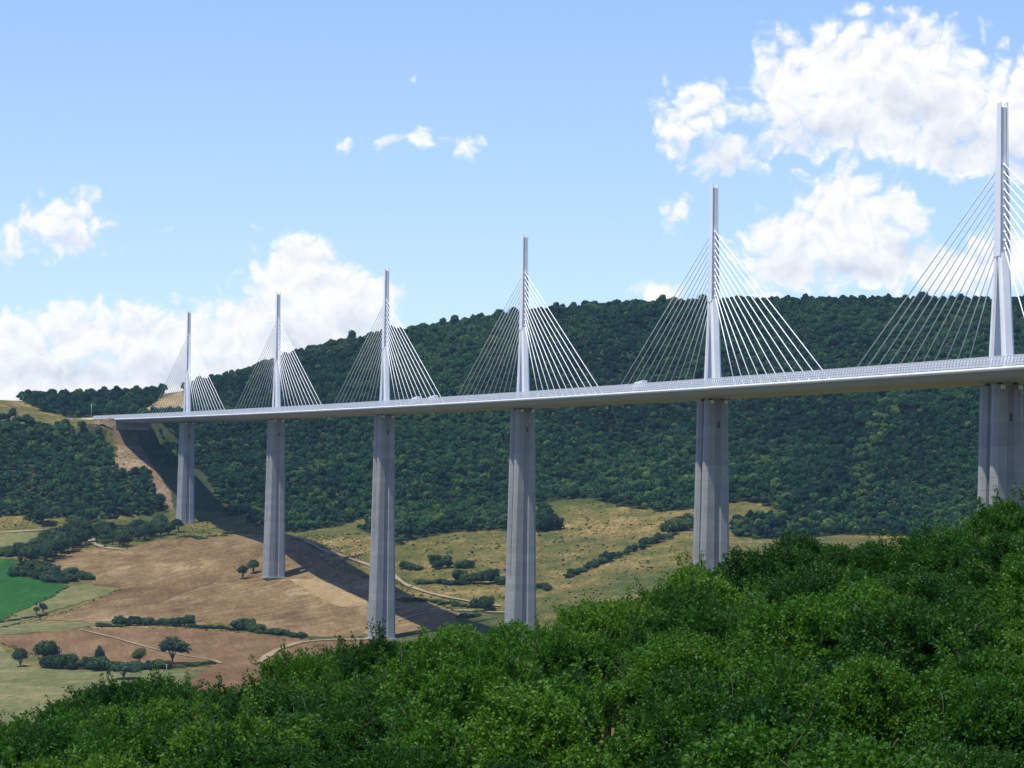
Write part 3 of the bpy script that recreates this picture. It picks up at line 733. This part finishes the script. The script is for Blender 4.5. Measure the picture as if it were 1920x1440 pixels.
# ---- the wooded hillsides
def scatter(x0, x1, y0, y1, step, jit=.42):
    X, Y = np.meshgrid(np.arange(x0, x1, step), np.arange(y0, y1, step))
    X = X + (np.arange(X.shape[0]) % 2)[:, None] * step / 2
    X = X + rs.uniform(-jit, jit, X.shape) * step; Y = Y + rs.uniform(-jit, jit, Y.shape) * step
    return X.ravel(), Y.ravel()
hx, hy = scatter(-640, 760, 1950, 3720, 4.9); hz = height(hx, hy)
keep, px, py = forest_mask(hx, hy, hz)
keep &= (px > -420) & (px < 2340)
# patches belonging to the left wood must lie in front of the approach; the main wood lies behind the fields
hx, hy, hz, px, py = hx[keep], hy[keep], hz[keep], px[keep], py[keep]
# only what faces the valley: drop ground hidden behind the crest
cr = np.zeros(len(hx), bool)
order = np.argsort(hy)
binmin = {}
for i in order:
    b_ = int(px[i] // 12); m0 = binmin.get(b_, 1e9)
    cr[i] = py[i] < m0 + 22
    binmin[b_] = min(m0, py[i])
hx, hy, hz, px, py = hx[cr], hy[cr], hz[cr], px[cr], py[cr]
NH = len(hx)
scl = rs.gamma(8, .38, NH).clip(1.6, 5.4) * np.where(rs.rand(NH) < .12, 1.25, 1.0); tall = rs.uniform(.9, 1.35, NH); rot = rs.uniform(0, 6.28, NH)
HILL = [crown_mesh('hill_tree', 40 + k, 300, .17, M['far_leaf'], 8, (.95, .8, 1.15, .9, 1.3, .85)[k], .1)[0] for k in range(6)]
M['ravine_leaf'] = foliage('pale_hill_foliage', [(.022, .07, .03), (.045, .11, .036), (.08, .145, .042), (.14, .19, .055)], .7, .08, .2)
HILL += [crown_mesh('hill_tree', 60 + k, 300, .17, M['ravine_leaf'], 8, (.9, 1.1)[k], .1)[0] for k in range(2)]
var = rs.randint(0, 6, NH)
rav = np.abs(px - np.interp(py, [730, 800, 860, 960], [1700, 1655, 1625, 1600])) < 26
pl = np.where(rav & (py > 730) & (py < 960), .62, np.where((py > 870) & (px > 540) & (px < 1480), .30, np.where(py > 950, .3, .05)))
var = np.where(rs.rand(NH) < pl, 6 + rs.randint(0, 2, NH), var)
vis = (px > 5) & (px < 1915) & (py < 1000)
score = np.where(vis, scl / hy, 0) + np.where(vis & (px < 1480), .002 * sst(820, 990, py), 0)
big = np.argsort(-score)[:300]; isbig = np.zeros(NH, bool); isbig[big] = True
protos = {}
for i in big:
    gap = ['in the left wood', 'in the left wood below the viaduct end', 'right of the first pier', 'right of the second pier', 'right of the third pier', 'right of the fourth pier', 'right of the fifth pier', 'left of the sixth pier'][int(np.digitize(px[i], [160, 345, 513, 715, 975, 1330, 1600]))]
    band = 'low in the wood' if py[i] > 930 else ('midway up the wood' if py[i] > 860 else 'high in the wood')
    look = ('small ' if scl[i] < 3.4 else 'large ' if scl[i] > 4.7 else '') + ('pale green' if var[i] >= 6 else 'dark green') + (' slender' if tall[i] > 1.22 else ' rounded' if tall[i] < 1.0 else '')
    gap = gap.replace('in the left wood below', 'below').replace('in the left wood', 'at the left edge')
    o = obj('hill_tree', HILL[var[i]], None, category='tree', label=f'{look} tree {band}, {gap}', group=f'{look} wood trees {band}, {gap}')
    o.location = (hx[i], hy[i], hz[i] - .6); o.rotation_euler = (0, 0, rot[i]); o.scale = (scl[i], scl[i], scl[i] * tall[i])
    protos.setdefault(int(var[i]), o)
def stuff_forest(name, X, Y, Z, rot, scl, tall, var, protos, label):
    n = len(X); me = bpy.data.meshes.new(name); me.vertices.add(n); me.vertices.foreach_set('co', np.c_[X, Y, Z].astype(np.float32).ravel())
    for nm, tp, val in (('rot', 'FLOAT_VECTOR', np.c_[np.zeros(n), np.zeros(n), rot]), ('scl', 'FLOAT_VECTOR', np.c_[scl, scl, scl * tall])):
        a = me.attributes.new(nm, tp, 'POINT'); a.data.foreach_set('vector', val.astype(np.float32).ravel())
    a = me.attributes.new('var', 'INT', 'POINT'); a.data.foreach_set('value', var.astype(np.int32)); me.update()
    o = obj(name, me, None, kind='stuff', label=label, category='forest')
    ng = bpy.data.node_groups.new(name, 'GeometryNodeTree')
    ng.interface.new_socket('Geometry', in_out='INPUT', socket_type='NodeSocketGeometry'); ng.interface.new_socket('Geometry', in_out='OUTPUT', socket_type='NodeSocketGeometry')
    N = NB(ng); i_, o_ = N.n('NodeGroupInput'), N.n('NodeGroupOutput'); J = N.n('GeometryNodeJoinGeometry')
    def attr(nm, dt):
        q = N.n('GeometryNodeInputNamedAttribute', data_type=dt); q.inputs[0].default_value = nm; return q.outputs[0]
    A_r, A_s, A_v = attr('rot', 'FLOAT_VECTOR'), attr('scl', 'FLOAT_VECTOR'), attr('var', 'INT')
    for k, src in protos.items():
        oi = N.n('GeometryNodeObjectInfo', transform_space='ORIGINAL'); oi.inputs[0].default_value = src; oi.inputs['As Instance'].default_value = True
        cmp = N.n('FunctionNodeCompare', data_type='INT', operation='EQUAL'); N.put(cmp.inputs[2], A_v); cmp.inputs[3].default_value = k
        ip = N.n('GeometryNodeInstanceOnPoints'); N.put(ip.inputs['Points'], i_.outputs[0]); N.put(ip.inputs['Selection'], cmp.outputs[0])
        N.put(ip.inputs['Instance'], oi.outputs['Geometry'])
        er = N.n('FunctionNodeEulerToRotation'); N.put(er.inputs[0], A_r); N.put(ip.inputs['Rotation'], er.outputs[0]); N.put(ip.inputs['Scale'], A_s)
        N.put(J.inputs[0], ip.outputs[0])
    N.put(o_.inputs[0], J.outputs[0])
    md = o.modifiers.new('scatter', 'NODES'); md.node_group = ng
    return o
for k in range(8):
    if k not in protos: var[var == k] = next(iter(protos))
r_ = ~isbig
stuff_forest('hill_forest', hx[r_], hy[r_], hz[r_] - .6, rot[r_], scl[r_], tall[r_], var[r_], protos, 'dense dark green wood covering the hills behind the viaduct')
print('hill trees', NH)

# ---- hedges, bushes and field trees
BUSH = [crown_mesh('bush', 70 + k, 800, .11, M['mid_leaf'], 12, .75, -.05, True, .8)[0] for k in range(4)]
def bush(X, Y, R, hgt, label, group, name='bush', k=None):
    z = float(height(X, Y)); o = obj(name, BUSH[rs.randint(4) if k is None else k], None, label=label, category='bush', group=group)
    o.location = (X, Y, z - .25 * R); o.rotation_euler = (0, 0, rs.uniform(0, 6.28)); f = hgt / 1.75; o.scale = (R, R, f); return o
TREE = [crown_mesh('crown', 90 + k, 900, .105, M['mid_leaf'], 11, (1.0, 1.0, 1.15, 1.05)[k], (.06, .22, .1, .05)[k]) for k in range(4)]
TRK = [trunk_mesh('trunk', 90 + k, TREE[k][1], (.06, .22, .1, .05)[k]) for k in range(4)]
def tree(X, Y, R, hgt, label, group=None, mat=None, k=None, name='field_tree'):
    k = rs.randint(4) if k is None else k; z = float(height(X, Y))
    t = empty(name, (X, Y, z - .1), label=label, category='tree')
    if group: t['group'] = group
    t.rotation_euler = (0, 0, rs.uniform(0, 6.28)); t.scale = (R, R, hgt / 2.1)
    me = TREE[k][0]
    if mat is not None:
        me = me.copy(); me.materials.clear(); me.materials.append(mat)
    obj('crown', me, t); obj('trunk', TRK[k], t); return t
def px_tree(x, y, rpx, hpx, label, group=None, **kw):
    p = ground_hit(x, y); m = F_PX / p[1]; return tree(p[0], p[1], rpx / m * 1.2, hpx / m * 1.2, label, group, **kw)
def px_row(pts, n, rpx, hpx, label, group, jy=3):
    t = np.linspace(0, 1, n); xs = np.interp(t, np.linspace(0, 1, len(pts)), [q[0] for q in pts]); ys = np.interp(t, np.linspace(0, 1, len(pts)), [q[1] for q in pts])
    for x, y in zip(xs, ys):
        p = ground_hit(x + rs.uniform(-4, 4), y + rs.uniform(-jy, jy) * .5); m = F_PX / p[1]; f = rs.uniform(.7, 1.3)
        bush(p[0], p[1], rpx / m * f * 1.25, hpx / m * f * rs.uniform(1.1, 1.7), label, group)
def px_clump(poly, step, r0, h0, label, group, kind='tree', name='copse_tree'):
    w = np.array([ground_hit(*p)[:2] for p in poly]); mn, mxp = w.min(0), w.max(0)
    X, Y = scatter(mn[0], mxp[0], mn[1], mxp[1], step); k = in_poly(X, Y, w)
    for x, y in zip(X[k], Y[k]):
        f = rs.uniform(.75, 1.25)
        if kind == 'tree': tree(x, y, r0 * f * 1.15, h0 * f * 1.3 * rs.uniform(.85, 1.15), label, group, name=name)
        else: bush(x, y, r0 * f, h0 * f, label, group)

px_clump([(12, 1062), (40, 1052), (100, 1024), (145, 1006), (168, 1016), (160, 1030), (92, 1054), (60, 1068)], 11, 6.2, 12, 'tall green tree in the copse above the bright green field', 'trees of the copse by the green field')
px_clump([(20, 1083), (45, 1066), (90, 1066), (130, 1076), (160, 1082), (172, 1092), (130, 1098), (70, 1088)], 10, 5.2, 8, 'dark bush in the thicket at the corner of the green field', 'bushes at the corner of the green field', 'bush')
px_clump([(-60, 1046), (-60, 1036), (0, 1034), (40, 1034), (36, 1046)], 10, 5, 7, 'bush in the hedge along the top of the green field', 'bushes of the hedge above the green field', 'bush')
px_clump([(176, 1020), (182, 1004), (240, 1004), (275, 996), (338, 990), (340, 999), (285, 1013), (232, 1027), (192, 1028)], 10.5, 5.0, 8.5, 'green tree in the narrow wood above the ploughed field', 'trees of the narrow wood above the ploughed field')
px_tree(80, 986, 22, 30, 'dark tree standing alone at the foot of the left wood')
px_row([(345, 1006), (380, 1012), (430, 1003)], 8, 9, 6, 'low scrubby bush at the top edge of the ploughed field', 'scrub at the top of the ploughed field')
px_row([(190, 1175), (225, 1174)], 6, 9, 7, 'low bush at the left end of the middle hedge', 'low bushes of the middle hedge')
px_row([(228, 1174), (290, 1173), (352, 1175)], 13, 11, 17, 'dark green bush in the middle hedge between the ploughed fields', 'bushes of the middle hedge')
px_row([(360, 1177), (430, 1182)], 9, 8, 7, 'low brownish bush in the gap of the middle hedge', 'low bushes of the middle hedge gap')
px_row([(440, 1181), (478, 1185)], 5, 12, 18, 'round dark bush right of the gap in the middle hedge', 'round bushes right of the hedge gap')
px_row([(488, 1188), (510, 1190), (535, 1192), (568, 1197)], 9, 9, 12, 'bush at the right end of the middle hedge', 'bushes at the right end of the middle hedge')
px_tree(38, 1251, 15, 35, 'dark rounded tree at the left end of the lower hedge')
px_tree(86, 1252, 25, 50, 'largest dark tree of the lower hedge, second from its left end')
px_tree(132, 1255, 16, 28, 'dark tree in the lower hedge right of its largest tree')
px_tree(186, 1256, 10, 40, 'slender upright tree near the middle of the lower hedge')
px_row([(100, 1254), (150, 1256), (205, 1258)], 13, 15, 24, 'dark bush in the lower hedge under its trees', 'bushes in the left half of the lower hedge')
px_row([(205, 1256), (250, 1256), (300, 1254)], 14, 14, 16, 'bush in the right half of the lower hedge', 'bushes in the right half of the lower hedge')
px_row([(285, 1254), (340, 1252), (392, 1247)], 13, 9, 8, 'low bush running right from the round tree', 'low bushes right of the round tree')
px_tree(261, 1250, 14, 34, 'small yellow-green tree in the lower hedge', mat=M['lime_leaf'])
px_tree(323, 1246, 27, 46, 'round-crowned tree with a bare trunk beside the ploughed field', k=1)
px_tree(232, 1275, 27, 28, 'pale grey-green tree just above the foreground treetops', mat=M['blue_leaf'])
px_tree(455, 1086, 11, 24, 'small airy tree left of the second pier, nearer one', mat=M['blue_leaf'])
px_tree(475, 1077, 11, 26, 'small dark tree touching the left side of the second pier')
px_tree(80, 1152, 8, 20, 'small grey tree right of another at the corner below the green field', mat=M['blue_leaf'])
px_tree(68, 1155, 6, 15, 'thin grey sapling left of a small tree below the green field', mat=M['blue_leaf'])
px_row([(0, 1168), (45, 1162), (85, 1154)], 9, 8, 6, 'low bush along the bottom edge of the green field', 'low bushes below the green field')
px_row([(758, 1068), (785, 1068)], 3, 10, 17, 'left bush of the row in the meadow right of the third pier', 'left bushes of the meadow row')
px_row([(812, 1066), (835, 1068)], 3, 13, 22, 'middle bush of the row in the meadow right of the third pier', 'middle bushes of the meadow row')
px_row([(858, 1064), (880, 1066)], 3, 12, 18, 'right bush of the row in the meadow right of the third pier', 'right bushes of the meadow row')
px_row([(785, 1094), (830, 1095), (870, 1096)], 9, 11, 9, 'low bush in the hedge behind the fourth pier', 'low bushes of the hedge behind the fourth pier')
px_row([(862, 1094), (905, 1095), (942, 1096)], 6, 13, 22, 'tall bush in the hedge touching the fourth pier on its left', 'tall bushes of the hedge behind the fourth pier')
px_row([(1008, 1102), (1030, 1106)], 4, 10, 12, 'bush just right of the fourth pier', 'bushes right of the fourth pier')
px_row([(1064, 1084), (1100, 1068), (1130, 1056)], 10, 10, 13, 'bush in the lower part of the slanting hedge', 'bushes in the lower part of the slanting hedge')
px_row([(1130, 1056), (1165, 1044), (1210, 1027), (1250, 1012)], 11, 9, 15, 'bush in the middle of the slanting hedge', 'bushes in the middle of the slanting hedge')
px_row([(1255, 1004), (1280, 994), (1300, 984)], 7, 14, 24, 'large dark bush at the top of the slanting hedge by the fifth pier', 'bushes at the top of the slanting hedge')
px_row([(745, 1128), (800, 1130), (850, 1136), (905, 1142)], 16, 8, 8, 'low dark bush in the hedge along the valley lane', 'bushes along the valley lane')
px_row([(905, 1148), (920, 1146)], 3, 12, 22, 'round bush at the end of the valley lane hedge', 'round bushes at the end of the lane hedge')
px_row([(862, 1160), (895, 1158)], 4, 9, 10, 'small bush below the valley lane beside the shadow', 'small bushes below the valley lane')
px_clump([(1375, 995), (1400, 975), (1440, 980), (1450, 1005), (1380, 1008)], 8, 4.4, 7, 'dark bush right of the fifth pier at the meadow edge', 'bushes right of the fifth pier', 'bush')
px_row([(1005, 990), (1040, 994)], 4, 14, 26, 'rounded dark bush at the wood edge right of the fourth pier', 'rounded bushes right of the fourth pier')
px_row([(1006, 947), (1026, 950)], 3, 10, 8, 'small bush in the meadow top beside the fourth pier', 'small bushes at the meadow top')
MEAD = [(755, 1050), (850, 1010), (945, 1005), (1050, 985), (1100, 945), (1250, 970), (1230, 1000), (1100, 1060), (1000, 1070), (880, 1060)]
k = 0
while k < 46:
    x, y = rs.uniform(750, 1250), rs.uniform(945, 1140)
    if in_poly([x], [y], MEAD)[0] and not (940 < x < 1008):
        p = ground_hit(x, y); bush(p[0], p[1], rs.uniform(.7, 1.5), rs.uniform(.9, 2.0), 'tiny dark shrub dotted over the dry meadow behind the piers', 'shrubs dotted over the dry meadow', 'shrub'); k += 1

# grass tussocks and low scrub over the meadows, on the bare slope and along the field margins
M['tuss_leaf'] = foliage('dry_tussock', [(.03, .045, .015), (.06, .07, .024), (.11, .10, .038), (.18, .14, .06)], .9, .02, .15)
tus = [obj('meadow_shrub', crown_mesh('meadow_shrub', 500 + k, 90, .22, M['tuss_leaf'], 5, .7, -.1)[0], None, category='shrub', group='olive shrubs on the dry meadow', label=f'olive shrub at the {w} end of the dry meadow behind the piers') for k, w in ((0, 'left'), (1, 'right'))]
for o, q in zip(tus, ((800, 1035), (1215, 985))):
    p = ground_hit(*q); o.location = (p[0], p[1], p[2] - .1); o.scale = (1.3, 1.3, 1.1)
tx, ty = [], []
MARG = [[(80, 1058), (140, 1037), (172, 1027), (235, 1031), (290, 1015), (345, 1010), (440, 1000), (500, 1003)], [(548, 1008), (600, 1046), (690, 1086), (740, 1102), (862, 1150)], [(228, 1106), (130, 1146), (75, 1163), (0, 1178)],
        [(150, 1180), (230, 1179), (360, 1181), (480, 1191), (600, 1203)], [(0, 1206), (30, 1218), (100, 1242)], [(130, 1101), (100, 1120), (40, 1147), (0, 1166)], [(0, 998), (112, 998)], [(545, 1012), (600, 1036), (690, 1064), (760, 1102), (860, 1130), (940, 1143)]]
for ln in MARG:
    w = np.array([ground_hit(*p)[:2] for p in ln]); sg = np.r_[0, np.cumsum(np.linalg.norm(np.diff(w, axis=0), axis=1))]
    t = rs.uniform(0, sg[-1], int(sg[-1] / 2.2)); tx += list(np.interp(t, sg, w[:, 0]) + rs.normal(0, 1.6, len(t))); ty += list(np.interp(t, sg, w[:, 1]) + rs.normal(0, 1.6, len(t)))
def in_px(poly, n):
    w = np.array([ground_hit(*p)[:2] for p in poly]); a = rs.uniform(w.min(0), w.max(0), (n, 2)); a = a[in_poly(a[:, 0], a[:, 1], w)]; return list(a[:, 0]), list(a[:, 1])
for poly, n in (([(745, 1120), (745, 1035), (850, 1003), (1000, 1000), (1060, 950), (1110, 938), (1300, 962), (1290, 985), (1200, 1035), (1470, 1020), (1400, 1060), (1100, 1140), (900, 1150)], 1700),
                ([(170, 796), (236, 802), (262, 832), (284, 874), (268, 898), (232, 885), (214, 850), (205, 815)], 700), ([(0, 976), (230, 976), (380, 968), (440, 998), (340, 1006), (120, 1000), (0, 998)], 900), ([(560, 1005), (690, 1000), (690, 1060), (600, 1030)], 500)):
    a, b = in_px(poly, n); tx += a; ty += b
tx, ty = np.array(tx), np.array(ty); nt_ = len(tx); tz = height(tx, ty)
stuff_forest('meadow_tussocks', tx, ty, tz - .05, rs.uniform(0, 6.28, nt_), rs.uniform(.35, 1.0, nt_) * np.where(rs.rand(nt_) < .1, 1.6, 1), rs.uniform(.5, 1.0, nt_), rs.randint(0, 2, nt_), {0: tus[0], 1: tus[1]}, 'tussocks and low scrub over the dry meadows')
bpy.data.objects['meadow_tussocks']['category'] = 'grass'

# pole by the lower hedge
p = ground_hit(312, 1266); pe = empty('wooden_pole', (p[0], p[1], p[2] - .2), label='pale wooden pole standing in front of the lower hedge', category='pole')
mb = MB(); mb.tube([(0, 0, 0), (.03, 0, 6.5)], [.17, .12], 8); obj('post', mb.mesh('post', M['stone'], True), pe)
mb = MB(); mb.box((0.03, 0, 6.2), (1.3, .12, .12)); obj('crossarm', mb.mesh('crossarm', M['stone']), pe)

# ---- the near hillside: oaks just below the viewpoint
def oak_meshes(seed, nl=40000, leaf=.092):
    """crown of real leaves on twigs; metres, tree about 5.6 m tall"""
    r = np.random.RandomState(seed); R, H0 = 2.6, TREE_H
    nlobe = 12; cen, rad = [], []
    for i in range(nlobe):
        d = rand_unit(1, r)[0]; d[2] = abs(d[2]) * .9 - .12
        q = d * np.array([R * .62, R * .62, 1.55]) * r.uniform(.6, 1.05) + np.array([0, 0, 3.45]); cen.append(q); rad.append(r.uniform(.72, 1.2))
    cen, rad = np.array(cen), np.array(rad)
    # shoots sticking out of the crown
    ns = 28; sd = rand_unit(ns, r); sd[:, 2] = np.abs(sd[:, 2]) + .5; sd /= np.linalg.norm(sd, axis=1)[:, None]
    sb = cen[r.randint(0, nlobe, ns)]; slen = r.uniform(.95, 1.9, ns)
    ntw = nl // 13
    kind = r.rand(ntw) < .08; which = r.choice(nlobe, ntw, p=rad ** 2 / (rad ** 2).sum())
    nd = rand_unit(ntw, r); nd[:, 2] = np.where(nd[:, 2] < -.35, -nd[:, 2], nd[:, 2])
    tw = cen[which] + nd * (rad[which] * (1 - .36 * r.rand(ntw) ** 1.8))[:, None]; td = nd + rand_unit(ntw, r) * .5 + np.array([0, 0, .25])
    si = r.randint(0, ns, ntw); sp2 = sb[si] + sd[si] * (slen[si] * r.uniform(.5, 1.0, ntw))[:, None] + rand_unit(ntw, r) * .13
    tw = np.where(kind[:, None], sp2, tw); td = np.where(kind[:, None], sd[si] + rand_unit(ntw, r) * .6, td)
    td /= np.linalg.norm(td, axis=1)[:, None]
    per = 13; n = ntw * per
    T = np.repeat(tw, per, 0); Dv = np.repeat(td, per, 0)
    along = np.tile(np.linspace(-.17, .13, per), ntw) + r.uniform(-.02, .02, n)
    ld = Dv * .55 + rand_unit(n, r); ld /= np.linalg.norm(ld, axis=1)[:, None]
    base = T + Dv * along[:, None] + ld * .03
    nn = np.cross(ld, rand_unit(n, r)) + np.array([0, 0, .55]); nn -= ld * (nn * ld).sum(1)[:, None]; nn /= np.linalg.norm(nn, axis=1)[:, None]
    sd_ = np.cross(ld, nn); L = leaf * r.uniform(.75, 1.35, n)[:, None]
    mid = base + ld * L * .55 - nn * L * .10
    v = np.stack([base, mid + sd_ * L * .33 + nn * L * .13, base + ld * L, mid - sd_ * L * .33 + nn * L * .13], 1).reshape(-1, 3)
    i = np.arange(n) * 4; f = np.concatenate([np.c_[i, i + 1, i + 2], np.c_[i, i + 2, i + 3]])
    crown = mesh_np('oak_crown', v, f, [M['near_leaf']])
    mb = MB(); kx = r.uniform(-.25, .25, 2)
    kn = Vector((kx[0], kx[1], 1.6))
    mb.tube([(0, 0, -.6), (kx[0] * .5, kx[1] * .5, .8), kn, (kx[0], kx[1], 3.2)], [.17, .13, .11, .06], 7)
    for c in cen:
        c = Vector(c); m1 = (kn + c) / 2 + Vector((r.uniform(-.2, .2), r.uniform(-.2, .2), -.15))
        mb.tube([kn, m1, c], [.07, .045, .02], 5)
    for b0, d0, l0 in zip(sb, sd, slen): mb.tube([b0, b0 + d0 * l0 * .95], [.018, .006], 4)
    return crown, mb.mesh('oak_trunk', M['bark'], True)
OAK = [oak_meshes(300 + k) for k in range(5)]
ox, oy = [], []
yy = 53.0; row = 0
while yy < 166:
    wdt = .5 * 1920 / F_PX * yy + 5.5; step = 4.9
    xs = np.arange(-wdt, wdt, step) + (row % 2) * step / 2
    ox += list(xs + rs.uniform(-.9, .9, len(xs))); oy += list(yy + rs.uniform(-.9, .9, len(xs))); yy += 4.6; row += 1
ox, oy = np.array(ox), np.array(oy)
for x, y in zip(ox, oy):
    z = float(height(x, y)); u = 960 + x / y * F_PX; k = rs.randint(5)
    f = rs.uniform(.78, 1.14) * (1.15 if rs.rand() < .12 and u > 520 else 1)
    far_row = y > 138; oak_look = 'low' if f < .85 else ('tall' if f > 1.04 else 'middling')
    place = ['left edge of the view', 'below the lower hedge', 'below the third pier', 'below the fourth pier', 'below the fifth pier', 'between fifth and sixth pier', 'below the sixth pier'][int(np.clip((u - 0) // 275, 0, 6))]
    rowname = 'far rim' if far_row else ('middle slope' if y > 95 else 'near edge')
    t = empty('oak_tree', (x, y, z), label=f'{oak_look} leafy oak, {rowname} of the foreground thicket, {place}', category='tree', group=f'{oak_look} foreground oaks, {rowname}, {place}')
    t.rotation_euler = (rs.uniform(-.06, .06), rs.uniform(-.06, .06), rs.uniform(0, 6.28)); t.scale = (f * rs.uniform(.9, 1.1), f * rs.uniform(.9, 1.1), f)
    obj('crown', OAK[k][0], t); obj('trunk', OAK[k][1], t)
print('oaks', len(ox))

# ------------------------------------------------------------------ haze: the air of the whole valley
def haze(density):
    m, N, out = new_mat('haze_air'); v = N.n('ShaderNodeVolumePrincipled')
    v.inputs['Color'].default_value = (.42, .72, 1.0, 1); v.inputs['Density'].default_value = density; v.inputs['Anisotropy'].default_value = .0
    N.put(out.inputs['Volume'], v.outputs[0])
    mb = MB(); x0, x1, y0, y1, z0, z1 = -15600, 15600, -6600, 22600, float(ZZ.min()) - 2, float(max(ZZ.max() + 40, 330))
    mb.box(((x0 + x1) / 2, (y0 + y1) / 2, (z0 + z1) / 2), (x1 - x0, y1 - y0, z1 - z0))
    obj('haze', mb.mesh('haze', m), None, kind='stuff', label='thin blue haze in the valley air', category='haze')
HAZE = 1.9e-5
if HAZE: haze(HAZE)
